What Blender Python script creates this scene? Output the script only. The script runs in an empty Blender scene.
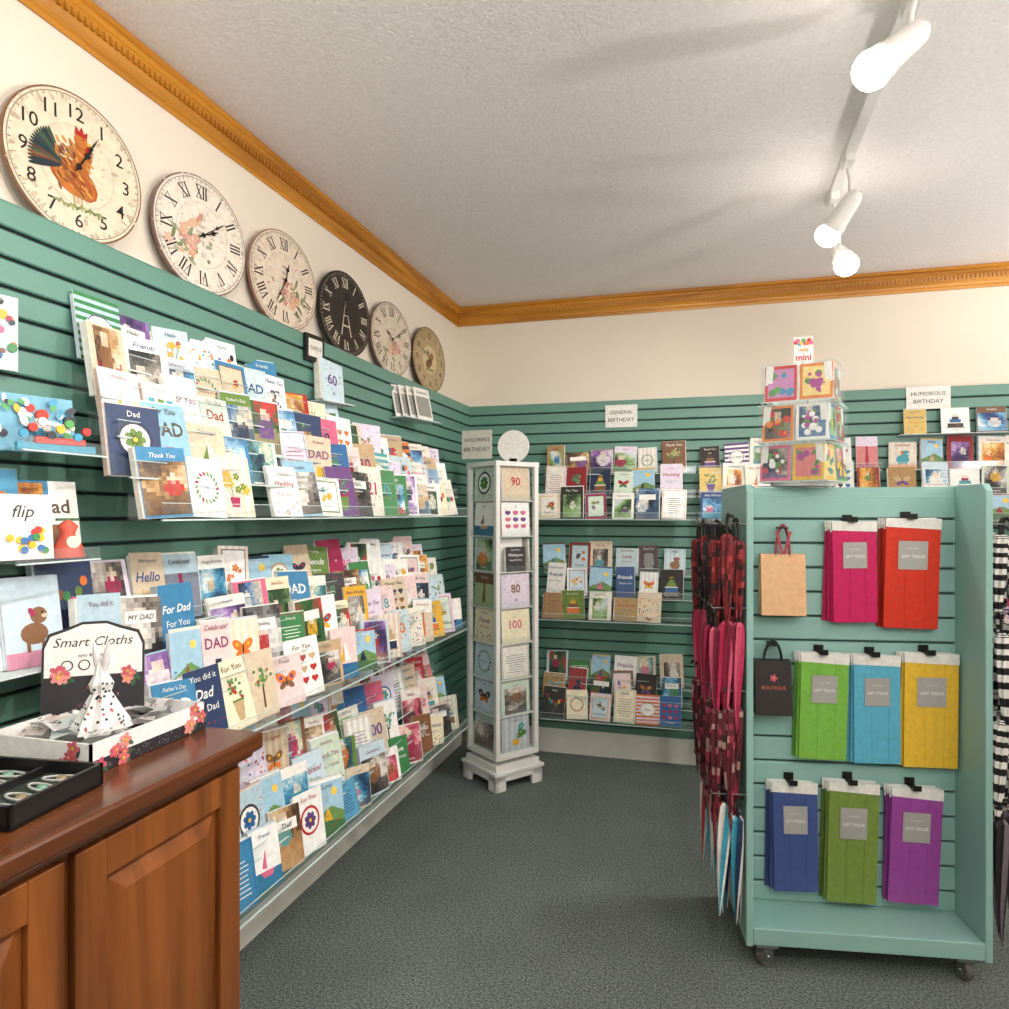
import bpy, math, random
from mathutils import Matrix, Vector
random.seed(23)
S=bpy.context.scene
R=random
def lin(c):
    return tuple(((x/255)/12.92 if x/255<=.04045 else ((x/255+.055)/1.055)**2.4) for x in c[:3])
# ---------------- materials ----------------
def newmat(name):
    m=bpy.data.materials.new(name); m.use_nodes=True
    nt=m.node_tree; b=nt.nodes['Principled BSDF']; return m,nt,b
def mat(name,col,rough=.5,metal=0,bump=0,bscale=50,var=0,vscale=8,emis=0,bdist=.01):
    m,nt,b=newmat(name)
    b.inputs['Base Color'].default_value=(*lin(col),1); b.inputs['Roughness'].default_value=rough; b.inputs['Metallic'].default_value=metal
    tc=nt.nodes.new('ShaderNodeTexCoord')
    if var:
        n=nt.nodes.new('ShaderNodeTexNoise'); n.inputs['Scale'].default_value=vscale; n.inputs['Detail'].default_value=4
        nt.links.new(tc.outputs['Object'],n.inputs['Vector'])
        r=nt.nodes.new('ShaderNodeValToRGB'); l=lin(col)
        r.color_ramp.elements[0].position=.3; r.color_ramp.elements[1].position=.7
        r.color_ramp.elements[0].color=(*[x*(1-var) for x in l],1); r.color_ramp.elements[1].color=(*[min(1,x*(1+var)) for x in l],1)
        nt.links.new(n.outputs['Fac'],r.inputs['Fac']); nt.links.new(r.outputs['Color'],b.inputs['Base Color'])
    if bump:
        n=nt.nodes.new('ShaderNodeTexNoise'); n.inputs['Scale'].default_value=bscale; n.inputs['Detail'].default_value=3
        nt.links.new(tc.outputs['Object'],n.inputs['Vector'])
        bp=nt.nodes.new('ShaderNodeBump'); bp.inputs['Strength'].default_value=bump; bp.inputs['Distance'].default_value=bdist
        nt.links.new(n.outputs['Fac'],bp.inputs['Height']); nt.links.new(bp.outputs['Normal'],b.inputs['Normal'])
    if emis:
        b.inputs['Emission Color'].default_value=(*lin(col),1); b.inputs['Emission Strength'].default_value=emis
    return m
def vcmat(name,rough):
    m,nt,b=newmat(name); a=nt.nodes.new('ShaderNodeVertexColor'); a.layer_name='Col'
    n=nt.nodes.new('ShaderNodeTexNoise'); n.inputs['Scale'].default_value=60; tc=nt.nodes.new('ShaderNodeTexCoord')
    nt.links.new(tc.outputs['Object'],n.inputs['Vector'])
    mr=nt.nodes.new('ShaderNodeMapRange'); mr.inputs['From Min'].default_value=.3; mr.inputs['From Max'].default_value=.7; mr.inputs['To Min'].default_value=.84; mr.inputs['To Max'].default_value=1.0
    nt.links.new(n.outputs['Fac'],mr.inputs['Value'])
    mx=nt.nodes.new('ShaderNodeVectorMath'); mx.operation='SCALE'
    nt.links.new(a.outputs['Color'],mx.inputs[0]); nt.links.new(mr.outputs['Result'],mx.inputs['Scale'])
    nt.links.new(mx.outputs['Vector'],b.inputs['Base Color']); b.inputs['Roughness'].default_value=rough
    return m
def wood(name,c1,c2,axis='Z',scale=1,rough=.32):
    m,nt,b=newmat(name); tc=nt.nodes.new('ShaderNodeTexCoord'); mp=nt.nodes.new('ShaderNodeMapping')
    sc={'X':(1,14,14),'Y':(14,1,14),'Z':(14,14,1)}[axis]; mp.inputs['Scale'].default_value=[s*scale for s in sc]
    nt.links.new(tc.outputs['Object'],mp.inputs['Vector'])
    n=nt.nodes.new('ShaderNodeTexNoise'); n.inputs['Scale'].default_value=2; n.inputs['Detail'].default_value=8; n.inputs['Distortion'].default_value=.8
    nt.links.new(mp.outputs['Vector'],n.inputs['Vector'])
    r=nt.nodes.new('ShaderNodeValToRGB'); r.color_ramp.elements[0].position=.32; r.color_ramp.elements[1].position=.68
    r.color_ramp.elements[0].color=(*lin(c1),1); r.color_ramp.elements[1].color=(*lin(c2),1)
    nt.links.new(n.outputs['Fac'],r.inputs['Fac']); nt.links.new(r.outputs['Color'],b.inputs['Base Color'])
    bp=nt.nodes.new('ShaderNodeBump'); bp.inputs['Strength'].default_value=.08; nt.links.new(n.outputs['Fac'],bp.inputs['Height']); nt.links.new(bp.outputs['Normal'],b.inputs['Normal'])
    b.inputs['Roughness'].default_value=rough; return m
def acrylic(name):
    m=bpy.data.materials.new(name); m.use_nodes=True; nt=m.node_tree; nt.nodes.clear()
    o=nt.nodes.new('ShaderNodeOutputMaterial'); t=nt.nodes.new('ShaderNodeBsdfTransparent'); g=nt.nodes.new('ShaderNodeBsdfGlossy')
    t.inputs['Color'].default_value=(.96,.98,.985,1); g.inputs['Roughness'].default_value=.12
    df=nt.nodes.new('ShaderNodeBsdfDiffuse'); df.inputs['Color'].default_value=(.8,.88,.88,1)
    m2=nt.nodes.new('ShaderNodeMixShader'); m2.inputs['Fac'].default_value=.5; nt.links.new(g.outputs[0],m2.inputs[1]); nt.links.new(df.outputs[0],m2.inputs[2])
    mx=nt.nodes.new('ShaderNodeMixShader'); mx.inputs['Fac'].default_value=.09
    nt.links.new(t.outputs[0],mx.inputs[1]); nt.links.new(m2.outputs[0],mx.inputs[2]); nt.links.new(mx.outputs[0],o.inputs['Surface']); return m
M_paper=vcmat('card_paper',.55); M_gloss=vcmat('glossy_print',.3); M_cloth=vcmat('umbrella_cloth',.6)
M_acr=acrylic('clear_acrylic')
M_edge=mat('acrylic_edge',(200,218,216),.25,var=.03)
M_slat=mat('teal_slat_paint',(98,142,129),.42,var=.05,vscale=3)
M_slatd=mat('slat_groove',(26,44,40),.7,var=.05)
M_slat2=mat('aqua_slat_paint',(138,180,175),.42,var=.04,vscale=3)
M_slat2d=mat('aqua_groove',(62,94,90),.7,var=.05)
M_wall=mat('cream_wall_paint',(228,217,202),.8,bump=.05,bscale=60,var=.03,vscale=2)
M_white=mat('white_paint',(232,232,228),.45,var=.03)
M_base=mat('baseboard_offwhite',(226,226,218),.5,var=.05)
M_chrome=mat('chrome',(200,200,205),.15,metal=1,var=.03)
M_silver=mat('silver_label',(172,172,170),.4,metal=.2,var=.05)
M_track=mat('track_white',(222,220,217),.4,var=.02)
M_bulb=mat('bulb_glow',(255,246,232),.4,emis=25)
M_fill_globe=mat('fill_globe_glow',(255,245,234),.4,emis=34)  # glow of the invented fill globes
M_ceil=mat('popcorn_ceiling',(239,234,233),.95,bump=.32,bscale=110,bdist=.01,var=.06,vscale=110)
def carpet():
    m,nt,b=newmat('grey_green_carpet'); tc=nt.nodes.new('ShaderNodeTexCoord')
    n=nt.nodes.new('ShaderNodeTexNoise'); n.inputs['Scale'].default_value=150; n.inputs['Detail'].default_value=5; n.inputs['Roughness'].default_value=.75
    n2=nt.nodes.new('ShaderNodeTexNoise'); n2.inputs['Scale'].default_value=4; n2.inputs['Detail'].default_value=6
    for k in (n,n2): nt.links.new(tc.outputs['Object'],k.inputs['Vector'])
    r=nt.nodes.new('ShaderNodeValToRGB'); r.color_ramp.elements[0].position=.40; r.color_ramp.elements[1].position=.60
    r.color_ramp.elements[0].color=(*lin((52,60,59)),1); r.color_ramp.elements[1].color=(*lin((128,137,133)),1)
    mr=nt.nodes.new('ShaderNodeMapRange'); mr.inputs['To Min'].default_value=.75; mr.inputs['To Max'].default_value=1.2
    vm=nt.nodes.new('ShaderNodeVectorMath'); vm.operation='SCALE'
    nt.links.new(n.outputs['Fac'],r.inputs['Fac']); nt.links.new(n2.outputs['Fac'],mr.inputs['Value'])
    nt.links.new(r.outputs['Color'],vm.inputs[0]); nt.links.new(mr.outputs['Result'],vm.inputs['Scale']); nt.links.new(vm.outputs['Vector'],b.inputs['Base Color'])
    bp=nt.nodes.new('ShaderNodeBump'); bp.inputs['Strength'].default_value=.4; bp.inputs['Distance'].default_value=.005
    nt.links.new(n.outputs['Fac'],bp.inputs['Height']); nt.links.new(bp.outputs['Normal'],b.inputs['Normal']); b.inputs['Roughness'].default_value=.95
    return m
M_carpet=carpet()
M_oakx=wood('golden_oak_crown',(160,100,22),(208,142,42),'X',.6)
M_cher=wood('cherry_wood',(80,40,15),(142,82,36),'Z',.5)
M_chery=wood('cherry_wood_top',(66,36,20),(108,60,32),'Y',.5,.22)
# ---------------- mesh builder ----------------
I4=Matrix.Identity(4)
class MB:
    def __init__(s): s.v=[];s.f=[];s.c=[];s.mi=[];s.M=I4;s.sm=[]
    def add(s,vs,fs,col=(200,200,200),mi=0,smooth=False):
        o=len(s.v); s.v+= [tuple(s.M@Vector(p)) for p in vs]
        l=lin(col)
        for f in fs: s.f.append([i+o for i in f]); s.c.append(l); s.mi.append(mi); s.sm.append(smooth)
    def box(s,a,b,col=(200,200,200),mi=0):
        x0,y0,z0=a;x1,y1,z1=b
        s.add([(x0,y0,z0),(x1,y0,z0),(x1,y1,z0),(x0,y1,z0),(x0,y0,z1),(x1,y0,z1),(x1,y1,z1),(x0,y1,z1)],
              [(0,3,2,1),(4,5,6,7),(0,1,5,4),(1,2,6,5),(2,3,7,6),(3,0,4,7)],col,mi)
    def cyl(s,p,q,r,r2=None,n=12,col=(200,200,200),mi=0):
        p=Vector(p);q=Vector(q);d=(q-p).normalized(); r2=r if r2 is None else r2
        u=d.orthogonal().normalized(); w=d.cross(u)
        vs=[p+(u*math.cos(t)+w*math.sin(t))*r for t in [2*math.pi*i/n for i in range(n)]]+[q+(u*math.cos(t)+w*math.sin(t))*r2 for t in [2*math.pi*i/n for i in range(n)]]
        s.add(vs,[(i,(i+1)%n,n+(i+1)%n,n+i) for i in range(n)],col,mi,True)
        s.add(vs,[list(range(n))[::-1],list(range(n,2*n))],col,mi)
    def tube(s,pts,r,n=8,col=(200,200,200),mi=0):
        for i in range(len(pts)-1): s.cyl(pts[i],pts[i+1],r,None,n,col,mi)
    def lathe(s,prof,n=20,col=(200,200,200),mi=0,flute=0):
        vs=[]
        for (r,z) in prof:
            for i in range(n):
                rr=r*(1-(flute if i%2 else 0)); t=2*math.pi*i/n; vs.append((rr*math.cos(t),rr*math.sin(t),z))
        fs=[]
        for k in range(len(prof)-1):
            for i in range(n): fs.append((k*n+i,k*n+(i+1)%n,(k+1)*n+(i+1)%n,(k+1)*n+i))
        s.add(vs,fs,col,mi,not flute)
    def poly(s,pts,col,y=0,mi=0): s.add([(p[0],y,p[1]) for p in pts],[list(range(len(pts)))],col,mi)
    def rect(s,x0,z0,x1,z1,col,y=0,mi=0): s.poly([(x0,z0),(x1,z0),(x1,z1),(x0,z1)],col,y,mi)
    def disc(s,cx,cz,r,col,y=0,n=14,ry=None,rot=0,mi=0):
        ry=ry or r; c,sn=math.cos(rot),math.sin(rot); pts=[]
        for i in range(n):
            t=2*math.pi*i/n; a=r*math.cos(t); b=ry*math.sin(t); pts.append((cx+a*c-b*sn,cz+a*sn+b*c))
        s.poly(pts,col,y,mi)
    def ring(s,cx,cz,r0,r1,col,y=0,n=48,mi=0):
        vs=[(cx+r*math.cos(2*math.pi*i/n),y,cz+r*math.sin(2*math.pi*i/n)) for r in (r0,r1) for i in range(n)]
        s.add(vs,[(i,(i+1)%n,n+(i+1)%n,n+i) for i in range(n)],col,mi)
    def line(s,x0,z0,x1,z1,w,col,y=0,w2=None):
        dx,dz=x1-x0,z1-z0; L=math.hypot(dx,dz) or 1; nx,nz=-dz/L*w/2,dx/L*w/2; k=1 if w2 is None else w2/w
        s.poly([(x0+nx,z0+nz),(x0-nx,z0-nz),(x1-nx*k,z1-nz*k),(x1+nx*k,z1+nz*k)],col,y)
    def text(s,t,cx,cz,h,col,y=0,rot=0,maxw=None,mi=0,bold=0,shear=0):
        vs,fs,w=glyph(t,bold)
        k=h
        if maxw and w*k>maxw: k=maxw/w
        c,sn=math.cos(rot),math.sin(rot)
        s.add([(cx+k*((x+shear*z)*c-z*sn),y,cz+k*((x+shear*z)*sn+z*c)) for x,z in vs],fs,col,mi)
    def build(s,name,mats,parent=None,bevel=0,M=None):
        me=bpy.data.meshes.new(name); me.from_pydata(s.v,[],s.f)
        ca=me.color_attributes.new('Col','FLOAT_COLOR','CORNER')
        data=[]
        for f,c in zip(s.f,s.c): data+= [c[0],c[1],c[2],1]*len(f)
        ca.data.foreach_set('color',data)
        me.polygons.foreach_set('material_index',s.mi); me.polygons.foreach_set('use_smooth',s.sm)
        for m in (mats if isinstance(mats,list) else [mats]): me.materials.append(m)
        me.update(); ob=bpy.data.objects.new(name,me); S.collection.objects.link(ob)
        if M is not None: ob.matrix_world=M
        if parent: ob.parent=parent
        if bevel:
            md=ob.modifiers.new('b','BEVEL'); md.width=bevel; md.segments=2; md.limit_method='ANGLE'
        return ob
_g={}
def glyph(t,bold=0):
    if (t,bold) in _g: return _g[(t,bold)]
    cu=bpy.data.curves.new('t','FONT'); cu.body=t; cu.size=1; cu.resolution_u=2; cu.align_x='CENTER'; cu.offset=bold
    ob=bpy.data.objects.new('t',cu); S.collection.objects.link(ob); dg=bpy.context.evaluated_depsgraph_get()
    me=ob.evaluated_get(dg).to_mesh(); vs=[(v.co.x,v.co.y) for v in me.vertices]; fs=[list(p.vertices) for p in me.polygons]
    ob.evaluated_get(dg).to_mesh_clear(); bpy.data.objects.remove(ob); bpy.data.curves.remove(cu)
    xs=[v[0] for v in vs]; zs=[v[1] for v in vs]; cx=(min(xs)+max(xs))/2; cz=(min(zs)+max(zs))/2; h=(max(zs)-min(zs)) or 1
    vs=[((x-cx)/h,(z-cz)/h) for x,z in vs]; _g[(t,bold)]=(vs,fs,(max(xs)-min(xs))/h); return _g[(t,bold)]
def empty(name,M=I4):
    e=bpy.data.objects.new(name,None); S.collection.objects.link(e); e.matrix_world=M; return e
def T(x,y,z,rz=0,rx=0,ry=0):
    return Matrix.Translation((x,y,z))@Matrix.Rotation(math.radians(rz),4,'Z')@Matrix.Rotation(math.radians(rx),4,'X')@Matrix.Rotation(math.radians(ry),4,'Y')
# ---------------- room ----------------
WX=-1.397; BY=3.918; RX=3.6; FY=-2.4; CH=2.505
def simplebox(name,a,b,m):
    k=MB(); k.box(a,b); return k.build(name,m)
simplebox('floor',(WX-.1,FY-.1,-.1),(RX+.1,BY+.1,0),M_carpet)
simplebox('ceiling',(WX-.1,FY-.1,CH),(RX+.1,BY+.1,CH+.1),M_ceil)
simplebox('wall_left',(WX-.1,FY-.1,0),(WX,BY+.1,CH),M_wall)
simplebox('wall_back',(WX,BY,0),(RX,BY+.1,CH),M_wall)
simplebox('wall_right',(RX,FY-.1,0),(RX+.1,BY+.1,CH),M_wall)
simplebox('wall_front',(WX,FY-.1,0),(RX,FY,CH),M_wall)
prof=[(0,0),(.008,0),(.012,.012),(.008,.02),(.012,.03),(.026,.045),(.034,.06),(.036,.07),(.044,.074),(.046,.085),(.040,.09),(.050,.094),(.052,.107),(0,.107)]
prof=[(d*.5,z) for d,z in prof]
def crown(name,along,length,M,m):
    k=MB(); n=len(prof); vs=[(0,-d,z) for d,z in prof]+[(length,-d,z) for d,z in prof]
    k.add(vs,[(i,i+1,n+i+1,n+i) for i in range(n-1)]+[list(range(n)),list(range(n,2*n))])
    x=.01
    while x<length-.01:
        k.box((x,-.0215,.046),(x+.009,-.013,.064)); x+=.018
    return k.build(name,m,M=M)
crown('trim_1',0,BY-FY,T(WX+.001,FY,CH-.108,90),M_oakx)
crown('trim_2',0,RX-WX,T(WX,BY-.001,CH-.108,0),M_oakx)
SX=-1.307; SY=3.868; STOP=1.924; SB=.135
def slats(k,L,z0,z1,pitch,th,back,gap=.007):
    k.box((0,0.012,z0),(L,back,z1),mi=1)
    z=z1
    while z-pitch>z0-.02:
        zz=max(z-pitch+gap,z0); c=.003
        vs=[];
        for x in (0,L): vs+=[(x,.012,zz),(x,0+c,zz),(x,0,zz+c),(x,0,z-c),(x,c,z),(x,.012,z)]
        k.add(vs,[(i,i+1,7+i,6+i) for i in range(5)]+[(0,1,2,3,4,5),(6,7,8,9,10,11)])
        z-=pitch
k=MB(); slats(k,SY-FY-.3,SB,STOP,.0565,.03,SX-WX-.001,.008); k.box((0,.001,STOP-.001),(SY-FY-.3,SX-WX-.001,STOP+.001))
k.build('slatwall_left',[M_slat,M_slatd],M=T(SX,FY+.3,0,90))
k=MB(); slats(k,RX-SX-.01,SB,STOP,.0565,.03,BY-SY-.001,.008); k.box((0,.001,STOP-.001),(RX-SX-.01,BY-SY-.001,STOP+.001))
k.build('slatwall_back',[M_slat,M_slatd],M=T(SX,SY,0,0))
simplebox('baseboard_left',(WX+.001,FY+.3,0),(SX-.05,SY,.134),M_base)
simplebox('baseboard_back',(SX,SY+.004,0),(RX,BY-.001,.134),M_base)
# ---------------- clocks ----------------
ROM=['XII','I','II','III','IV','V','VI','VII','VIII','IX','X','XI']; ARA=['12']+[str(i) for i in range(1,12)]
def flower(k,x,z,r,col,y,c2=(230,190,70),n=5,ph=0):
    for i in range(n):
        t=2*math.pi*i/n+ph; k.disc(x+math.cos(t)*r*.55,z+math.sin(t)*r*.55,r*.5,col,y,8,r*.35,t)
    k.disc(x,z,r*.25,c2,y-.0004,8)
def mixc(a,b,t): return tuple(max(0,min(255,x*(1-t)+y*t)) for x,y in zip(a,b))
def roman(k,s,cx,cz,h,rot,col,y):
    W={'I':.26,'V':.62,'X':.62}; tot=sum(W[c] for c in s)*h; x=-tot/2; c_,s_=math.cos(rot),math.sin(rot)
    def ln(x0,z0,x1,z1,w): 
        p=[cx+x0*c_-z0*s_,cz+x0*s_+z0*c_,cx+x1*c_-z1*s_,cz+x1*s_+z1*c_]; k.line(*p,w,col,y)
    for ch in s:
        w=W[ch]*h; m=x+w/2
        if ch=='I': ln(m,-h/2,m,h/2,h*.13)
        elif ch=='V': ln(x+w*.15,h/2,m,-h/2,h*.13); ln(x+w*.85,h/2,m,-h/2,h*.05)
        else: ln(x+w*.12,h/2,x+w*.88,-h/2,h*.13); ln(x+w*.88,h/2,x+w*.12,-h/2,h*.05)
        ln(x+.02*h,h/2,x+w-.02*h,h/2,h*.05)
        if ch!='V': ln(x+.02*h,-h/2,x+w-.02*h,-h/2,h*.05)
        x+=w
def clock(y,kind,hh,mm):
    r=.163; k=MB(); faces={0:(222,208,184),1:(230,220,206),2:(224,208,188),3:(44,36,32),4:(214,200,180),5:(182,158,118)}
    rim={0:(120,84,58),1:(130,100,92),2:(150,110,92),3:(18,14,14),4:(110,80,70),5:(60,42,30)}
    fc=faces[kind]; ink=(34,28,28) if kind!=3 else (214,204,184)
    n=64
    vs=[(r*math.cos(2*math.pi*i/n),yy,r*math.sin(2*math.pi*i/n)) for yy in (0,-.008) for i in range(n)]
    k.add(vs,[(i,(i+1)%n,n+(i+1)%n,n+i) for i in range(n)],rim[kind]); k.add(vs,[list(range(n)),list(range(n,2*n))],rim[kind])
    y0=-.0088
    k.disc(0,0,r*.975,fc,y0,64)
    k.ring(0,0,r*.93,r*.945,mixc(fc,ink,.4),y0-.0004,64)
    k.ring(0,0,r*.54,r*.545,mixc(fc,ink,.3),y0-.0004,48)
    for i in range(60):
        t=math.radians(i*6); a,b=(.89,.925); k.line(r*a*math.sin(t),r*a*math.cos(t),r*b*math.sin(t),r*b*math.cos(t),.0022 if i%5==0 else .0012,ink,y0-.0004)
    for i in range(110):
        t=R.uniform(0,6.28); q=r*(R.uniform(.84,.975) if i<70 else R.uniform(.1,.9)); k.disc(q*math.cos(t),q*math.sin(t),R.uniform(.003,.011),mixc(fc,rim[kind],R.uniform(.08,.34)),y0-.0003+.00001*(i%9),7,R.uniform(.001,.006),t)
    for i in range(12):
        t=math.radians(i*30); q=r*.735
        if kind in (0,5): k.text(ARA[i],q*math.sin(t),q*math.cos(t),.031,ink,y0-.0005,bold=.006)
        else: roman(k,ROM[i],q*math.sin(t),q*math.cos(t),.036,-t,ink,y0-.0005)
    Y=y0-.0006
    if kind==0: # rooster
        for i in range(14):
            k.disc(-.012+.012*math.cos(i),-.03,.052-.001*i,mixc((156,74,26),(204,124,46),R.random()),Y-.00002*i,12,.034-.001*i,-.5+R.uniform(-.2,.2))
        k.poly([(.02,-.02),(.035,.03),(.015,.062),(-.005,.055),(-.012,0)],(176,96,36),Y-.0004)
        for i in range(80):
            k.disc(R.uniform(-.05,.032),R.uniform(-.06,.05),.009,mixc((90,36,16),(226,160,70),R.random()),Y-.00045-.000008*i,7,.003,R.uniform(-1.2,-.2))
        k.disc(.008,.062,.016,(190,110,46),Y-.0014,12)
        k.poly([(-.006,.072),(-.004,.092),(.004,.08),(.01,.094),(.015,.08),(.024,.086),(.022,.07)],(170,34,30),Y-.0015)
        k.disc(.024,.046,.006,(170,34,30),Y-.0015,8,.01); k.poly([(.022,.066),(.037,.06),(.022,.056)],(216,170,60),Y-.0015); k.disc(.013,.066,.002,(20,20,20),Y-.0017,6)
        for i in range(16):
            a=1.8+i*.1; c=R.choice([(36,60,54),(24,40,50),(60,80,60),(36,56,60),(90,56,36),(120,80,50)])
            k.disc(-.045+.03*math.cos(a),-.018+.045*math.sin(a),.038,c,Y-.0005-.00003*i,14,.005,a+.15)
        for x in (-.012,.006): k.line(x,-.058,x+.003,-.09,.003,(180,140,60),Y-.0002)
        for i in range(16): k.disc(-.05+i*.007,-.092+R.uniform(-.003,.003),.009,mixc((120,140,80),fc,R.uniform(0,.5)),Y-.0001,8,.003,i)
    elif kind in (1,2,4):
        pal=[(206,140,130),(226,176,160),(196,116,112),(214,150,120)]
        c0={1:(-.03,-.03),2:(.03,-.05),4:(.0,-.045)}[kind]
        for i in range(26):
            k.disc(c0[0]+R.gauss(0,.035),c0[1]+R.gauss(0,.025),R.uniform(.006,.02),mixc((120,132,92),fc,R.uniform(0,.6)),Y,8,.006,R.uniform(0,3))
        for i in range(14): flower(k,c0[0]+R.gauss(0,.03),c0[1]+R.gauss(0,.018),R.uniform(.008,.018),mixc(R.choice(pal),fc,R.uniform(.1,.5)),Y-.0003-.00005*i,c2=mixc((220,190,120),fc,.3))
        if kind==1:
            k.disc(-.03,.025,.03,(216,180,150),Y-.0008,12,.012,.5); k.disc(-.01,.045,.02,(200,150,130),Y-.0009,10,.007,.9)
        for i in range(3): k.text('Paris' if kind!=4 else 'Antique',0,.045-.02*i,.008,mixc(fc,ink,.6),Y,maxw=.06)
    elif kind==3:
        L=(206,194,170)
        for sgn in (-1,1): k.line(sgn*.03,-.085,0,.05,.006,L,Y,.002)
        k.rect(-.022,-.05,.022,-.044,L,Y-.0002); k.rect(-.012,-.01,.012,-.005,L,Y-.0002); k.disc(0,-.088,.02,fc,Y-.0001,10)
    else:
        k.disc(0,0,.07,(206,188,146),Y-.0,24); k.disc(-.01,-.02,.035,(120,80,46),Y-.0003,12,.02,.4); k.disc(.02,.02,.02,(150,110,60),Y-.0003)
        for i in range(5): k.disc(-.03+i*.015,-.05,.012,(96,112,66),Y-.0005,8,.005,i)
    for L,w,ang in ((.062,.007,(hh%12+mm/60)*30),(.098,.005,mm*6)):
        t=math.radians(ang); k.line(-.015*math.sin(t),-.015*math.cos(t),L*.8*math.sin(t),L*.8*math.cos(t),w*.5,(12,12,12),y0-.005)
        k.disc(L*.62*math.sin(t),L*.62*math.cos(t),w,(12,12,12),y0-.0052,8); k.line(L*.7*math.sin(t),L*.7*math.cos(t),L*math.sin(t),L*math.cos(t),w,(12,12,12),y0-.0051,.0005)
    k.disc(0,0,.007,(12,12,12),y0-.0055,12)
    k.build('wall_clock',M_gloss,M=T(WX+.040,y,STOP+r+.0015,82,-2))
for i,(y,a) in enumerate(zip((1.272,1.68,2.08,2.495,2.915,3.36),((1,5),(2,9),(12,35),(12,2),(10,10),(10,50)))): clock(y,i,*a)
# ---------------- card art ----------------
PAL=[(186,40,42),(40,104,164),(232,180,50),(60,134,78),(220,106,142),(108,70,140),(226,120,46),(70,164,176),(28,42,76),(136,92,58),(104,138,60),(170,32,84),(60,56,58),(200,170,130)]
SOFT=[(242,214,212),(206,226,238),(248,238,206),(214,230,212),(232,220,238),(252,250,244),(250,250,248),(246,242,232),(252,252,250),(240,234,220),(198,218,222),(222,204,178)]
GREET=['Happy Birthday','Love','Best Wishes','Thank You','Congrats','For You','Hello','Wedding','Friends','Celebrate!','Wishing you']
DADW=["Father's Day",'Dad','MY DAD','For Dad',"Happy Father's Day",'Graduate','Best Dad','You did it']
NUMS=['30','90','40','50','60','18','21','80','100']
PH=[[(40,66,40),(140,176,110),(216,226,236)],[(70,46,30),(180,140,90),(236,220,196)],[(24,34,54),(80,126,176),(226,206,176)],[(100,24,44),(206,96,116),(248,214,210)],[(20,20,22),(110,110,110),(222,222,220)],[(20,20,22),(120,112,104),(226,220,212)],
    [(56,40,84),(146,106,176),(236,222,238)],[(30,64,76),(98,166,170),(242,230,198)],[(130,64,20),(226,156,56),(248,238,188)],[(16,30,26),(50,106,56),(214,54,56)],[(30,56,110),(108,168,210),(250,250,250)],[(24,60,90),(70,150,190),(230,240,240)]]
def mosaic(k,x0,z0,x1,z1,y,nx=11,nz=14):
    p=R.choice(PH); a=[R.uniform(-1,1) for _ in range(8)]; fx=R.uniform(2,6); fz=R.uniform(2,6)
    cx,cz,cr=R.uniform(.3,.7),R.uniform(.35,.65),R.uniform(.14,.32); ac=R.choice(PAL+[(240,236,226)]*4); hz=R.uniform(.2,.45); gc=R.choice([mixc(p[0],p[1],.3),p[1],R.choice(PAL)])
    for i in range(nx):
        for j in range(nz):
            u,v=(i+.5)/nx,(j+.5)/nz
            q=.5+.3*math.sin(fx*u+a[0]*6+a[2]*v*3)+.25*math.sin(fz*v+a[1]*6+a[3]*u*3)+R.uniform(-.16,.16)
            q=max(0,min(1,q)); c=mixc(p[0],p[1],q*2) if q<.5 else mixc(p[1],p[2],q*2-1)
            if v<hz+.08*math.sin(u*6+a[4]*5): c=mixc(gc,c,.35)
            if math.hypot(u-cx,(v-cz)*1.2)<cr: c=mixc(ac,c,R.uniform(.0,.4))
            if math.hypot(u-cx,(v-cz-cr*.9)*1.2)<cr*.5: c=mixc((240,220,200),c,R.uniform(.0,.4))
            k.rect(x0+(x1-x0)*i/nx,z0+(z1-z0)*j/nz,x0+(x1-x0)*(i+1)/nx,z0+(z1-z0)*(j+1)/nz,c,y)
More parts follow.
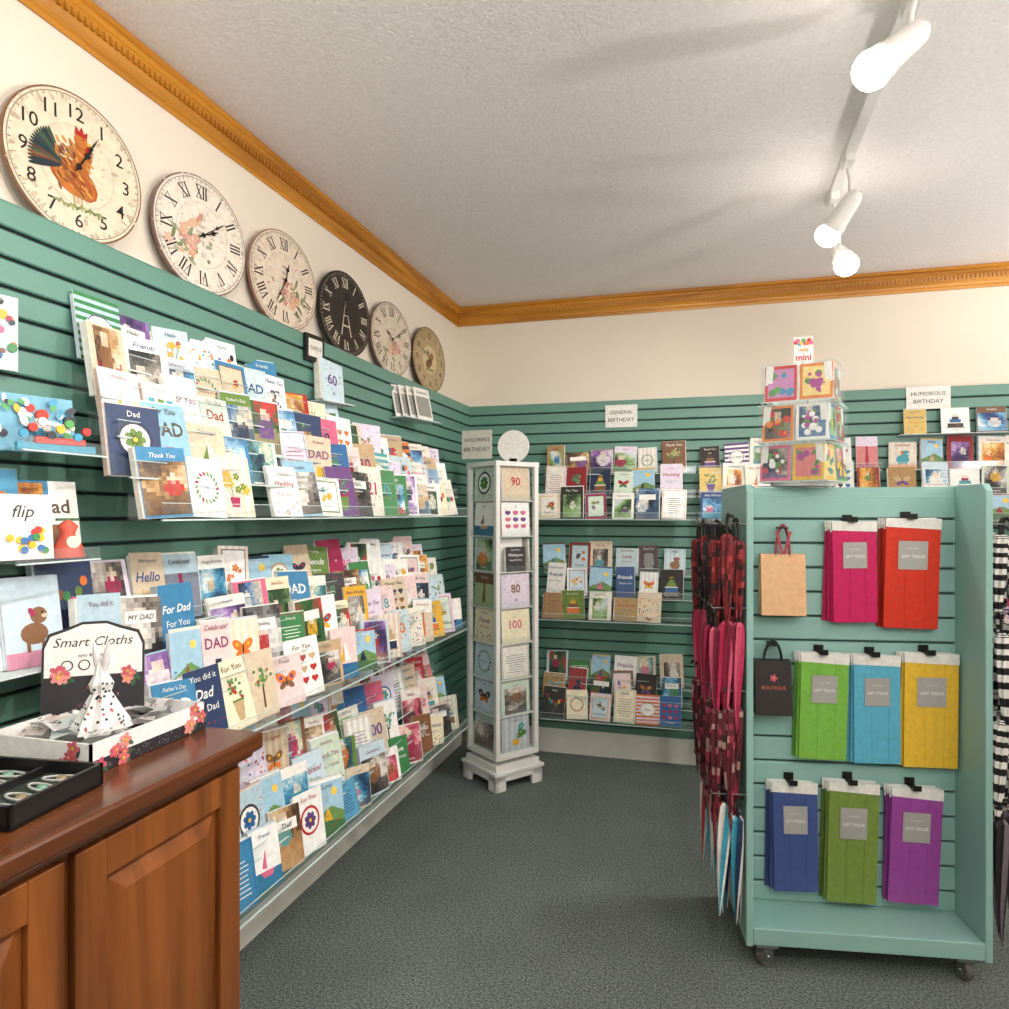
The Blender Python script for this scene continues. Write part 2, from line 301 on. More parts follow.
def art(k,w,h,theme):
    y=-.0022; e=.0004
    X0,X1=-w/2,w/2
    bg=R.choice(SOFT) if R.random()<.8 else R.choice(PAL)
    if theme=='back' and R.random()<.35: bg=R.choice([(40,36,34),(170,140,90),(120,90,60),(220,190,110),(60,90,140),(150,40,44)])
    if theme=='dad' and R.random()<.4: bg=R.choice([(86,160,200),(250,250,248),(60,134,180),(186,214,228),(150,196,220),(40,60,100)])
    dark=sum(bg)<380
    ink=(250,250,245) if dark else R.choice([(50,50,60),(170,50,50),(40,80,140),(90,76,60),(140,64,110)])
    k.rect(X0,.0005,X1,h,bg,y)
    m=R.randrange(29); y-=e
    words={'dad':DADW+GREET,'back':GREET,'num':NUMS+GREET,'mix':GREET}[theme]
    if theme=='num' and R.random()<.25: m=30
    if theme=='dad' and R.random()<.13: m=31
    A=R.choice(PAL);B=R.choice(PAL);C=R.choice(PAL); G_=(94,140,84)
    tz=h*R.choice([.88,.88,.12])
    if m<22 and m not in (2,4,9,14,15,16,20,21) and R.random()<.5:
        pc=mixc(bg,R.choice(PAL),R.uniform(.12,.4))
        if R.random()<.5:
            for i in range(30): k.disc(R.uniform(-.47,.47)*w,R.uniform(.03,.97)*h,w*R.uniform(.008,.03),pc,y+.0002,6)
        else:
            for i in range(0,9,2): k.rect(X0+w*i/9,0,X0+w*(i+1)/9,h,mixc(bg,pc,.5),y+.0002)
    if m==0:
        for i in range(9):
            x=R.uniform(-.32,.32)*w; z=R.uniform(.4,.75)*h; k.line(0,h*.2,x,z,.0010,(80,130,70),y); flower(k,x,z,w*R.uniform(.06,.12),R.choice([A,B]),y-e-i*e*.3)
        k.poly([(-w*.1,h*.16),(w*.1,h*.16),(w*.13,h*.32),(-w*.13,h*.32)],C,y-4*e)
    elif m==1:
        b=w*.1; k.rect(X0+b,b,X1-b,h-b,A,y); k.rect(X0+b*1.3,b*1.3,X1-b*1.3,h-b*1.3,R.choice(SOFT),y-e)
        for i in range(5): flower(k,R.uniform(-.2,.2)*w,h*R.uniform(.4,.68),w*R.uniform(.06,.12),R.choice([B,C]),y-2*e-i*e*.3)
        tz=h*.25; ink=(60,60,60)
    elif m==2:
        k.rect(X0,0,X1,h*.95,(166,206,228),y); k.poly([(X0,.0),(X1,0),(X1,h*.35),(w*.1,h*.5),(X0,h*.3)],(110,150,84),y-e); k.poly([(X0,.0),(X1,0),(X1,h*.2),(X0,h*.28)],(70,114,70),y-2*e)
        k.disc(w*.22,h*.75,w*.1,(250,214,90),y-e); k.poly([(-w*.15,h*.25),(w*.12,h*.25),(-w*.01,h*.5)],A,y-3*e)
        for i in range(10): k.disc(R.uniform(-.45,.45)*w,R.uniform(.05,.4)*h,w*.03,R.choice([(60,100,50),(140,170,80),B]),y-3*e,6)
    elif m==3:
        for i in range(7):
            x=(-.33+.11*i)*w; z=R.uniform(.42,.74)*h; k.line(x,z,0,h*.1,.0008,(110,110,110),y); k.disc(x,z,w*.07,R.choice(PAL),y-e-i*e*.3,12,w*.09)
    elif m==4:
        n=R.choice([9,13,17])
        for i in range(0,n,2): k.rect(X0,h*i/n,X1,h*(i+1)/n,A,y)
        k.disc(0,h*.5,w*.34,(250,250,246),y-e,20,h*.2); k.ring(0,h*.5,w*.28,w*.3,B,y-1.5*e,20); y-=2*e; tz=h*.5; ink=(40,40,40)
    elif m==5:
        k.rect(-w*.28,h*.22,w*.28,h*.40,A,y); k.rect(-w*.2,h*.40,w*.2,h*.54,B,y); k.rect(-w*.12,h*.54,w*.12,h*.64,C,y); k.rect(-w*.28,h*.38,w*.28,h*.41,(255,250,240),y-e); k.rect(-w*.34,h*.19,w*.34,h*.22,(150,130,110),y)
        for i in range(-1,2): k.line(i*w*.07,h*.64,i*w*.07,h*.72,.002,C,y); k.disc(i*w*.07,h*.735,.0025,(250,200,60),y,6)
        for i in range(14): k.disc(R.uniform(-.25,.25)*w,R.uniform(.24,.5)*h,w*.015,R.choice(PAL),y-e,5)
    elif m==6:
        for q in range(9):
            cx,cz=(-.28+.28*(q%3))*w,(.3+.2*(q//3))*h; s_=.34; c=R.choice([A,B])
            for s in (-1,1): k.disc(cx+s*w*.13*s_,cz,w*.17*s_,c,y-(s>0)*e*.3,8)
            k.poly([(cx-w*.28*s_,cz-h*.03*s_),(cx,cz-h*.26*s_),(cx+w*.28*s_,cz-h*.03*s_)],c,y-e*.6)
    elif m==7:
        k.disc(0,h*.36,w*.24,A,y,14,w*.19); k.disc(w*.1,h*.56,w*.15,A,y-e); k.disc(-w*.02,h*.6,w*.05,B,y-2*e,8,w*.09,.5); k.disc(w*.16,h*.59,.0025,(20,20,20),y-3*e,6); k.disc(w*.2,h*.55,w*.06,mixc(A,(255,255,255),.6),y-2*e,8,w*.04)
        for s in (-.15,.1): k.rect(w*s,h*.16,w*(s+.06),h*.32,A,y-e)
        k.rect(X0,0,X1,h*.17,mixc(B,(255,255,255),.5),y-.5*e)
    elif m==8:
        for i in range(44): k.disc(R.uniform(-.45,.45)*w,R.uniform(.05,.8)*h,w*R.uniform(.015,.045),R.choice([A,B,C]),y-e*.3*(i%4),7)
    elif m in (9,14,15,22,23,27,28):
        b=w*R.choice([.02,.1,.16]); zt=h*R.choice([.97,.8,.76]); mosaic(k,X0+b,h*.04,X1-b,zt,y); tz=h*.88 if zt<.9*h else h*.12
        if zt>.9*h: ink=(250,248,240)
    elif m in (16,24):
        mosaic(k,X0,0,X1,h,y,11,13); k.rect(-w*.36,h*.62,w*.36,h*.8,(250,248,242),y-e); y-=e; tz=h*.71; ink=(50,50,60)
    elif m==10:
        k.disc(0,h*.52,w*.34,A,y-e,18); k.disc(0,h*.52,w*.28,(250,248,240),y-2*e,18); flower(k,0,h*.52,w*.2,B,y-3*e,n=7)
    elif m==11:
        k.poly([(-w*.2,h*.4),(w*.2,h*.4),(w*.1,h*.12),(-w*.1,h*.12)],A,y); k.rect(-w*.21,h*.39,w*.21,h*.42,B,y-e)
        for i in range(18): k.disc(R.uniform(-.25,.25)*w,R.uniform(.43,.74)*h,w*.06,R.choice([B,C,G_]),y-e-e*.2*i,7,w*.04,R.uniform(0,3))
    elif m in (12,17):
        for i in range(8): q=R.uniform(.2,.36); k.rect(-w*q,h*(.2+.07*i),w*q,h*(.2+.07*i)+.0022,ink,y)
        for a_,b_,c_,d_ in ((X0+.004,.004,X1-.004,.006),(X0+.004,h-.006,X1-.004,h-.004),(X0+.004,.004,X0+.006,h-.004),(X1-.006,.004,X1-.004,h-.004)): k.rect(a_,b_,c_,d_,A,y)
    elif m==13:
        k.rect(-.003,h*.15,.003,h*.5,(90,60,40),y)
        for i in range(26): k.disc(R.gauss(0,.13)*w,R.gauss(.6,.08)*h,w*.05,R.choice([A,G_,(140,170,80)]),y-e*.3*(i%6)-e,7)
    elif m==18:
        for i in range(18):
            t=i/18*6.283; k.disc(w*.3*math.cos(t),h*.5+w*.3*math.sin(t),w*.06,R.choice([G_,A,(130,160,110)]),y-e*.2*(i%5),7,w*.03,t+.6)
        tz=h*.5
    elif m==19:
        for s in (-1,1): k.disc(s*w*.15,h*.56,w*.17,A,y,12,w*.1,s*.6); k.disc(s*w*.11,h*.42,w*.12,B,y-e,10,w*.07,-s*.6); k.disc(s*w*.16,h*.57,w*.05,C,y-e,8)
        k.disc(0,h*.49,w*.02,(40,34,30),y-2*e,8,h*.11)
    elif m==20:
        k.rect(X0,0,X1,h*.7,mixc(A,(255,255,255),.45),y); k.poly([(-w*.06,h*.7),(w*.06,h*.7),(w*.04,h*.62),(-w*.04,h*.62)],B,y-e); k.poly([(-w*.04,h*.62),(w*.04,h*.62),(w*.09,h*.2),(0,h*.1),(-w*.09,h*.2)],B,y-e)
        for i in range(5): k.line(-w*.07,h*(.22+.08*i),w*.07,h*(.26+.08*i),.002,C,y-2*e)
    elif m==21:
        k.rect(X0,0,X1,h*.3,(50,120,160),y); k.poly([(-w*.25,h*.3),(w*.25,h*.3),(w*.15,h*.2),(-w*.15,h*.2)],A,y-e); k.poly([(0,h*.33),(0,h*.75),(w*.22,h*.36)],(252,252,250),y-e); k.poly([(-w*.02,h*.33),(-w*.02,h*.65),(-w*.18,h*.36)],B,y-e)
    elif m in (25,26):
        ws=R.sample(words,2); c=ink
        k.text(ws[0],0,h*.66,h*.14,c,y,maxw=w*.8,bold=.015,shear=.25); k.text(ws[1],0,h*.46,h*.09,A if not dark else ink,y,maxw=w*.7)
        for i in range(12): k.disc(R.uniform(-.42,.42)*w,R.uniform(.06,.3)*h,w*.03,R.choice([A,B]),y-e*.2*i,7,w*.018,R.uniform(0,3))
    elif m==30:
        k.text(R.choice(NUMS),0,h*.56,h*.26,R.choice(PAL),y,maxw=w*.7,bold=.02); tz=h*.22
        for i in range(16): k.disc(R.uniform(-.42,.42)*w,R.uniform(.3,.95)*h,.0025,R.choice([A,B]),y+.0002,6)
    elif m==31:
        k.text(R.choice(['DAD','Dad']),0,h*.66,h*.19,ink,y,maxw=w*.8,bold=.02); k.poly([(-w*.16,h*.1),(w*.16,h*.1),(w*.1,h*.42),(-w*.1,h*.42)],A,y); tz=h*.9
    if R.random()<.8: k.text(R.choice(words),0,tz,h*R.uniform(.055,.085),ink,y-6*e,maxw=w*.8,shear=R.choice([0,.3]))
def card(k,M,theme,w=None,h=None,stack=None):
    w=w or R.choice([.096,.108,.118,.118]); h=h or R.choice([.135,.15,.160,.17]); 
    if R.random()<.06: w,h=.12,.12
    st=stack if stack is not None else R.uniform(.006,.02)
    old=k.M; k.M=old@M
    k.box((-w/2,-.0018,0),(w/2,0,h),(248,247,242))
    ec=R.choice([(248,247,242),(248,247,242),(240,236,226),(226,200,190),(200,214,226)])
    dx=R.uniform(-.004,.004); k.box((-w/2+dx,.0008,.002),(w/2+dx,.0008+st,h-R.uniform(-.006,.008)),ec)
    art(k,w,h,theme); k.M=old
def tier_rack(name,M,L,rows,theme,pitch=.135,yaw=None,skip=.03):
    root=empty(name,M); k=MB(); a=MB()
    for ri,(yo,zb,x0,x1) in enumerate(rows):
        a.add([(x0,yo-.004,zb-.002),(x1,yo-.004,zb-.002),(x1,yo+.05,zb-.002),(x0,yo+.05,zb-.002)],[(0,1,2,3)])
        a.add([(x0,yo-.005,zb-.002),(x1,yo-.005,zb-.002),(x1,yo-.005,zb+.03),(x0,yo-.005,zb+.03)],[(0,1,2,3)])
        a.box((x0,yo-.0075,zb-.0062),(x1,yo-.003,zb-.0028),mi=1)
        a.box((x0,yo-.006,zb+.0295),(x1,yo-.004,zb+.031),mi=1)
        x=x0+.06
        while x<x1-.05:
            yw=(yaw(x) if yaw else 0)+R.uniform(-8,8)
            if R.random()>skip:
                card(k,T(x+R.uniform(-.010,.010),min(-.03,yo+.020+abs(math.sin(math.radians(yw)))*.05),zb,-yw,-R.uniform(7,15),R.uniform(-3.5,3.5)),theme if isinstance(theme,str) else theme(x))
            x+=pitch+R.uniform(-.008,.008)
    x0=min(r[2] for r in rows); x1=max(r[3] for r in rows)
    n=max(1,round((x1-x0)/1.0)); rr=sorted(rows,key=lambda r:r[0])
    for i in range(n+1):
        xx=x0+(x1-x0)*i/n
        for yo,zb,_,_ in rr:
            a.add([(xx,yo-.005,zb-.004),(xx,yo+.05,zb-.004),(xx,yo+.05,zb+.05),(xx,yo-.005,zb+.03)],[(0,1,2,3)])
    k.build('greeting_cards',M_paper,root); a.build('acrylic_tiers',[M_acr,M_edge],root)
    return root
Y0=1.16; Y1=3.08
def th(x): return ('dad' if R.random()<.7 else 'mix') if x<.9 else (('num' if R.random()<.6 else 'mix') if x<1.5 else 'mix')
def yw(x): return min(28,6+14*max(0,x))
ML=T(SX+.001,Y0,0,90)
L=Y1-Y0
tier_rack('greeting_card_rack',ML,L,[(-.25,1.31,.03,L),(-.20,1.395,0,L),(-.15,1.48,.02,L),(-.10,1.565,.03,L-.75),(-.055,1.645,.05,.92)],th,yaw=yw,pitch=.105)
tier_rack('greeting_card_rack',ML,L,[(-.25,.80,.055,L),(-.195,.90,.05,L),(-.14,.985,-.04,L),(-.085,1.06,-.06,L)],th,yaw=yw,pitch=.107)
tier_rack('greeting_card_rack',ML,L,[(-.25,.355,.06,L),(-.195,.44,.06,L),(-.14,.52,.06,L),(-.085,.60,.06,L)],th,yaw=yw,pitch=.107)
def backrack(x0,x1,rows):
    MBk=T(x0,SY-.001,0,0); Lb=x1-x0
    tier_rack('greeting_card_rack',MBk,Lb,[(a,b,0,Lb) for a,b in rows],'back',pitch=.124,skip=.01)
for x0,x1 in ((-.86,-.06),(-.05,.80),(.83,1.76),(1.78,2.69)):
    backrack(x0,x1,[(-.19,1.29,),(-.13,1.405),(-.07,1.53)])
    backrack(x0,x1,[(-.19,.765),(-.13,.88),(-.07,1.0)])
    backrack(x0,x1,[(-.16,.235),(-.11,.32),(-.06,.41)])
for xs in ((.42,.56),(.95,1.12,1.27,1.43,1.62)):
    k=MB(); cx=sum(xs)/len(xs)
    for x in xs: card(k,T(x-cx,-.04,.003,0,-8),'back',h=.12)
    k.box((xs[0]-cx-.07,-.07,-.003),(xs[-1]-cx+.07,-.001,.0),(210,222,222))
    k.build('propped_greeting_cards',M_paper,M=T(cx,SY-.001,1.695 if len(xs)>2 else 1.69))
# ---------------- signs ----------------
def sign(name,M,w,h,lines,bg=(240,238,232),ink=(40,40,40)):
    k=MB(); k.box((-w/2,-.003,-h/2),(w/2,0,h/2),bg)
    n=len(lines)
    for i,t in enumerate(lines): k.text(t,0,h*(.5-(i+1)/(n+1)),h*.17,ink,-.0036,maxw=w*.85)
    return k.build(name,M_paper,M=M)
sign('general_birthday_sign',T(-.45,SY-.002,1.84),.17,.12,['GENERAL','BIRTHDAY'])
sign('humorous_birthday_sign',T(1.015,SY-.002,1.875),.19,.11,['HUMOROUS','BIRTHDAY'])
k=MB(); k.box((-.05,-.012,-.045),(.05,0,.045),(20,20,20)); k.rect(-.038,-.03,.038,.03,(232,228,220),-.0126); k.text('CARDS',0,0,.016,(30,30,30),-.0132,maxw=.06)
k.build('shelf_label_sign',M_paper,M=T(SX+.008,2.17,1.88,84))
k=MB(); 
for i in range(4): k.M=T(-.05+.035*i,-.012-.014*i,0,0,-12); k.box((-.06,-.002,0),(.06,0,.15),(236,232,226)); k.rect(-.05,.02,.05,.11,(150,150,144),-.0026); k.text('Condolence',0,.13,.012,(60,60,60),-.003,maxw=.1)
k.M=I4; k.box((-.13,-.08,-.004),(.14,.0,0),(200,215,215))
k.build('condolence_card_shelf',M_paper,M=T(SX+.032,2.93,1.73,78))
k=MB()
for i in range(2): card(k,T(0,0-.02*i,0,5*i,-10,7),'num',w=.12,h=.15)
k.M=I4; k.box((-.08,-.05,-.004),(.08,.02,0),(205,216,216)); k.build('propped_greeting_cards',M_paper,M=T(SX+.042,2.22,1.70,76))
# ---------------- floor spinner ----------------
sp=empty('rotating_card_tower',T(-.985,3.42,0,-38))
k=MB(); hs=.116; q=.142
for sx in (-1,1):
    for sy in (-1,1):
        k.box((min(sx*q,sx*.08),min(sy*q,sy*(q-.02)),0),(max(sx*q,sx*.08),max(sy*q,sy*(q-.02)),.075)); k.box((min(sx*q,sx*(q-.02)),min(sy*q,sy*.08),0),(max(sx*q,sx*(q-.02)),max(sy*q,sy*.08),.075))
for s in (-1,1):
    k.box((-q,min(s*q,s*(q-.015)),.045),(q,max(s*q,s*(q-.015)),.076)); k.box((min(s*q,s*(q-.015)),-q,.045),(max(s*q,s*(q-.015)),q,.076))
k.box((-q-.006,-q-.006,.075),(q+.006,q+.006,.092)); k.box((-.13,-.13,.092),(.13,.13,.12)); k.cyl((0,0,.12),(0,0,.145),.08); k.box((-.128,-.128,.14),(.128,.128,.165))
k.box((-.07,-.07,.16),(.07,.07,1.56))
for sx in (-1,1):
    for sy in (-1,1): k.box((sx*hs-.012,sy*hs-.012,.16),(sx*hs+.012,sy*hs+.012,1.57))
k.box((-.13,-.13,1.545),(.13,.13,1.568))
for j in range(8): k.box((-hs,-hs,.165+.173*j),(hs,hs,.170+.173*j))
k.build('tower_frame',M_white,sp,bevel=.003)
k=MB()
for f in range(4):
    for j in range(8): card(k,T(0,0,0,90*f)@T(0,-hs+.005,.171+.173*j,0,-3),R.choice(['back','num','mix']),w=.165,h=.162,stack=.01)
k.build('greeting_cards',M_paper,sp)
k=MB(); 
for f in range(4):
    k.M=T(0,0,0,90*f)
    for j in range(8): k.add([(-hs,-hs-.008,.170+.173*j),(hs,-hs-.008,.170+.173*j),(hs,-hs-.008,.2+.173*j),(-hs,-hs-.008,.2+.173*j)],[(0,1,2,3)])
k.build('acrylic_pockets',M_acr,sp)
k=MB(); k.M=T(.03,.02,1.65,38+0); k.cyl((0.02,0,0),(0.02,.012,0),.08,n=32,col=(240,240,236)); k.box((.0,.0,-.085),(.04,.01,-.06),(240,240,236))
k.build('round_topper',M_paper,sp)
s_=sign('childrens_birthday_sign',T(-1.09,3.335,1.655,-5),.16,.14,["CHILDREN'S",'BIRTHDAY'],(208,208,198))
# ---------------- gondola ----------------
G=T(.402,2.43,0,9)
g=empty('slatwall_gondola',G); W=.332; D=.2; GB=.098; GT=1.403
k=MB(); k.M=T(-W+.02,-.03,0)
slats(k,2*W-.04,GB+.02,GT-.03,.075,.03,.03,.007); 
k.M=T(W-.02,.03,0,180); slats(k,2*W-.04,GB+.02,GT-.03,.075,.03,.03,.007)
k.M=I4
k.box((-W+.018,-.028,GT-.032),(W-.018,.028,GT-.004))
k.build('slat_panel',[M_slat2,M_slat2d],g)
k=MB()
for s in (-1,1):
    xa,xb=(s*W-.0,s*W-s*.02); x0,x1=min(xa,xb),max(xa,xb)
    P=[(-D,GB-.03),(D,GB-.03),(D,GT-.02),(D-.02,GT),(-D+.02,GT),(-D,GT-.02)]
    n=len(P); vs=[(x0,p[0],p[1]) for p in P]+[(x1,p[0],p[1]) for p in P]
    k.add(vs,[list(range(n))[::-1],list(range(n,2*n))]+[(i,(i+1)%n,n+(i+1)%n,n+i) for i in range(n)])
k.box((-W+.02,-D+.004,GB),(W-.02,D-.004,GB+.02)); 
for s in (-1,1): k.box((-W+.02,s*D-.008 if s>0 else -D,GB-.025),(W-.02,D if s>0 else -D+.012,GB+.024))
k.build('end_panels_and_deck',M_slat2,g,bevel=.003)
k=MB(); wm=MB(); WR=.027
for sx in (-1,1):
    for sy in (-1,1):
        x=sx*(W-.06); y=sy*(D-.035)
        k.box((x-.03,y-.03,GB-.035),(x+.03,y+.03,GB-.026)); k.cyl((x,y,GB-.042),(x,y,GB-.03),.016)
        k.M=T(x,y,0,35*sx+20*sy)
        for q in (-.014,.014): k.box((q-.002,-.018,.02),(q+.002,.016,GB-.04))
        k.box((-.016,-.018,GB-.044),(.016,.016,GB-.04)); k.cyl((-.018,0,.028),(.018,0,.028),.006)
        wm.M=k.M; wm.cyl((-.011,0,WR+.001),(.011,0,WR+.001),WR,n=24,col=(120,120,120)); wm.cyl((-.0115,0,WR+.001),(.0115,0,WR+.001),WR*.6,n=20,mi=1); k.M=I4
k.build('caster_forks',M_chrome,g)
wm.build('caster_wheels',[mat('caster_rubber',(90,90,92),.4,var=.05),M_chrome],g)
def gx(u): return (u-853)*.00290
def gz(v): return 1.32-(v-516)*.00303
PK=[((830,877,525,625),(205,34,100)),((883,940,522,630),(214,56,38)),((799,850,657,763),(128,190,78)),((851,900,658,765),(96,182,212)),((901,957,655,767),(234,192,62)),
    ((770,818,788,897),(68,86,146)),((827,880,785,905),(122,148,68)),((889,942,788,902),(156,72,160))]
packs=empty('tissue_paper_packs',G)
for (u0,u1,v0,v1),c in PK:
    x0,x1,z1,z0=gx(u0),gx(u1),gz(v0),gz(v1); w=(x1-x0)*.93; h=z1-z0; cx=(x0+x1)/2; k=MB()
    for j in range(4):
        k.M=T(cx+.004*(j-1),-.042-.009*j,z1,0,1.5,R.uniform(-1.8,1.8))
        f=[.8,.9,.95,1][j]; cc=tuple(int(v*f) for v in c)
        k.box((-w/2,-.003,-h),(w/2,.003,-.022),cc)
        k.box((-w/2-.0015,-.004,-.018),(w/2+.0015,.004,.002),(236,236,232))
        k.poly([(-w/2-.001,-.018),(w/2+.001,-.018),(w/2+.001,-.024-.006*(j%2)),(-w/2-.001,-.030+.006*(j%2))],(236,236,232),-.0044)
    for q in (-.12,.24): k.box((w*q-.0006,-.0038,-h),(w*q+.0006,-.003,-.03),tuple(int(v*.9) for v in c))
    k.rect(-w*.27,-h*.46,w*.27,-h*.2,(182,180,176),-.0056,mi=1)
    k.text('tissue paper',0,-h*.27,.006,(235,235,235),-.006,maxw=w*.4); k.text('GIFT TISSUE',0,-h*.34,.009,(245,245,245),-.006,maxw=w*.44,bold=.01)
    k.M=T(cx,0,z1); k.box((-.012,-.085,.0),(.012,-.03,.003),(20,20,20)); k.box((-.014,-.036,-.012),(.014,-.03,.022),(20,20,20)); k.box((-.012,-.088,0),(.012,-.085,.016),(20,20,20))
    k.build('tissue_pack',[M_gloss,M_silver],packs)
def bag(name,u0,u1,v0,v1,c,rib,label):
    x0,x1,z1,z0=gx(u0),gx(u1),gz(v0),gz(v1); w=x1-x0; cx=(x0+x1)/2; h=z1-z0; b=empty(name,G@T(cx,-.045,z0,0,1)); k=MB()
    d=.045
    vs=[(-w/2,0,0),(w/2,0,0),(w/2,-d,0),(-w/2,-d,0),(-w/2,0,h),(w/2,0,h),(w/2,-d*.6,h),(-w/2,-d*.6,h),(-w/2+.002,-.002,h),(w/2-.002,-.002,h),(w/2-.002,-d*.6+.002,h),(-w/2+.002,-d*.6+.002,h),
        (-w/2+.006,-d*.25,h*.45),(w/2-.006,-d*.25,h*.45)]
    k.add(vs,[(0,1,2,3),(3,2,6,7),(0,4,5,1),(0,3,12),(3,7,12),(7,4,12),(4,0,12),(1,13,2),(2,13,6),(6,13,5),(5,13,1),(4,7,11,8),(7,6,10,11),(6,5,9,10),(5,4,8,9),(8,11,10,9)],c)
    k.box((-w/2+.004,-d*.5,h*.96),(w/2-.004,-.004,h*.962),tuple(int(q*.5) for q in c))
    if label: 
        k.M=T(0,-d*.82,h*.5,0,-7); k.text('BOUTIQUE',0,.0,.012,(220,120,90),0-.003,maxw=w*.8); flower(k,0,.03,.012,(200,80,110),-.003)
    k.M=I4
    hh=.100 if not label else .07; ww=w*(.16 if not label else .25)
    for yy,dx,dz in ((-d*.55,0,0),(-.006,.004,-.006)):
        pts=[(ww*math.cos(t)+dx,yy,h-.01+hh*math.sin(t)+dz) for t in [math.pi*i/10 for i in range(11)]]
        k.tube(pts,.0035,6,rib)
    k.box((-.010,-.055,h+hh-.022),(.010,.016,h+hh-.018),(20,20,20))
    if not label:
        for s in (-1,1): k.M=T(s*.008,-d*.6-.004,h+.02,0,0,s*14); k.box((-.004,-.002,-.02),(.004,.0,.05),rib)
    k.build('bag_body',M_paper,b)
bag('kraft_gift_bag',762,807,557,618,(224,178,134),(170,66,80),False)
bag('black_gift_bag',756,793,664,718,(38,34,36),(20,20,20),True)
# ---------------- umbrellas ----------------
def umbrella(k,M,L,r,cols,mode=0,hc=(30,26,26)):
    old=k.M; k.M=old@M; n=14
    prof=[(.001,-L),(.004,-L*.93),(r*.5,-L*.75),(r*.85,-L*.5),(r,-L*.3),(r*.95,-L*.14),(r*.5,-L*.11)]
    ph=R.uniform(0,6)
    l=lambda p,q,t:tuple(p[j]*(1-t)+q[j]*t for j in range(3))
    for kk in range(len(prof)-1):
        vs=[]
        for (rr,z) in prof[kk:kk+2]:
            for i in range(n):
                q=rr*(1-(.4 if i%2 else 0)); t=2*math.pi*i/n+ph+z*3; vs.append((q*math.cos(t),q*math.sin(t),z))
        for i in range(n):
            a,b,c,d=vs[i],vs[(i+1)%n],vs[n+(i+1)%n],vs[n+i]
            nb=1 if mode==1 else 4
            for s in range(nb):
                if mode==1: cc=cols[(i//2)%len(cols)]
                elif mode==2: cc=cols[(s+kk*nb)%2]
                else: cc=cols[0] if R.random()<.5 else R.choice(cols)
                k.add([l(a,d,s/nb),l(b,c,s/nb),l(b,c,(s+1)/nb),l(a,d,(s+1)/nb)],[(0,1,2,3)],cc)
    k.cyl((0,0,-L*.13),(0,0,-.02),.004,n=6,col=hc)
    k.tube([(0,0,-.02),(.0,.0,0),(.006,0,.012),(.016,0,.014),(.022,0,.004)],.004,6,hc)
    k.M=old
tiers=[(1.285,.34,[(120,26,34),(36,18,20),(170,60,64),(60,22,26)]),(1.04,.38,[(186,34,82),(130,24,56),(210,86,120),(110,20,48)]),(.80,.40,[(96,30,42),(160,50,78),(50,32,36),(170,140,130)]),(.50,.38,[(236,236,232),(70,170,196),(30,60,100),(230,226,220),(196,80,80)])]
for side in (-1,1):
    e=empty('umbrella_display',G); k=MB()
    for ti,(zt,L_,cols) in enumerate(tiers):
        if side==1: cols=[(24,24,26),(236,236,232)] if ti<3 else [(40,36,44),(120,110,120)]
        for j in range(7):
            yy=-D+.005+.058*j
            for i in range(3 if ti<3 else 2):
                cs=cols if side==1 or ti!=0 or R.random()<.6 else [(30,22,24),(50,26,28),(90,70,70)]
                umbrella(k,T(side*(W+.024+.031*i),yy+R.uniform(-.010,.010),zt+R.uniform(-.02,.02),R.uniform(0,360),R.uniform(-3,3),R.uniform(-2,2)),L_*R.uniform(.92,1.05),.020,cs,2 if side==1 and ti<3 else (1 if ti in (1,3) else 0))
            k.tube([(side*W,yy,zt+.004),(side*(W+.095),yy,zt+.004),(side*(W+.10),yy,zt+.016)],.0022,6,(110,110,110))
    k.build('umbrellas_on_hooks',M_cloth,e)
# ---------------- mini card spinner on gondola ----------------
ms=empty('tabletop_card_spinner',G@T(-.118,0,GT,0)); k=MB()
k.cyl((0,0,0),(0,0,.012),.09,n=32,col=(230,232,232)); k.cyl((0,0,.01),(0,0,.39),.008,col=(210,215,215))
a=MB()
VIV=[(216,56,60),(236,110,150),(60,150,200),(246,200,70),(90,170,90),(180,70,156),(236,136,60),(250,250,246)]
for t_ in range(3):
    z=.016+.121*t_
    for f in range(4):
        k.M=T(0,0,0,90*f-36+t_*6); a.M=k.M
        for s in (-1,1):
            old=k.M; k.M=k.M@T(s*.05,-.098,z,0,-4)
            k.box((-.046,-.001,0),(.046,.02,.108),(245,244,240)); k.rect(-.046,0,.046,.108,R.choice(VIV),-.0015)
            c1,c2=R.choice(VIV),R.choice(VIV)
            if R.random()<.5: mosaic(k,-.038,.008,.038,.1,-.0019,8,9)
            else: k.rect(-.038,.01,.038,.098,mixc(R.choice(VIV),(255,255,255),.4),-.0019)
            for i in range(14): k.disc(R.uniform(-.03,.03),R.uniform(.02,.085),R.uniform(.003,.012),R.choice([c1,c2,(90,150,80)]),-.0022-.0001*i,9,None)
            k.M=old
        a.add([(-.104,-.108,z-.003),(.104,-.108,z-.003),(.104,-.108,z+.11),(-.104,-.108,z+.11)],[(0,1,2,3)])
        a.add([(-.104,-.108,z-.003),(.104,-.108,z-.003),(.104,-.07,z-.003),(-.104,-.07,z-.003)],[(0,1,2,3)])
        a.box((-.104,-.109,z-.005),(.104,-.106,z-.002),mi=1); a.box((-.104,-.109,z+.109),(.104,-.107,z+.111),mi=1)
k.M=I4; a.M=I4; k.build('mini_cards',M_gloss,ms); a.build('acrylic_pockets',[M_acr,M_edge],ms)
k=MB(); k.M=T(0,0,-.012,-8); k.box((-.003,0,.38),(.003,.003,.43),(200,200,200)); k.box((-.028,-.004,.39),(.028,0,.48),(240,238,232)); k.text('mini',0,.415,.02,(206,50,60),-.0046,maxw=.045,bold=.03); k.text('really',0,.438,.014,(240,140,40),-.0046,maxw=.04,bold=.02)
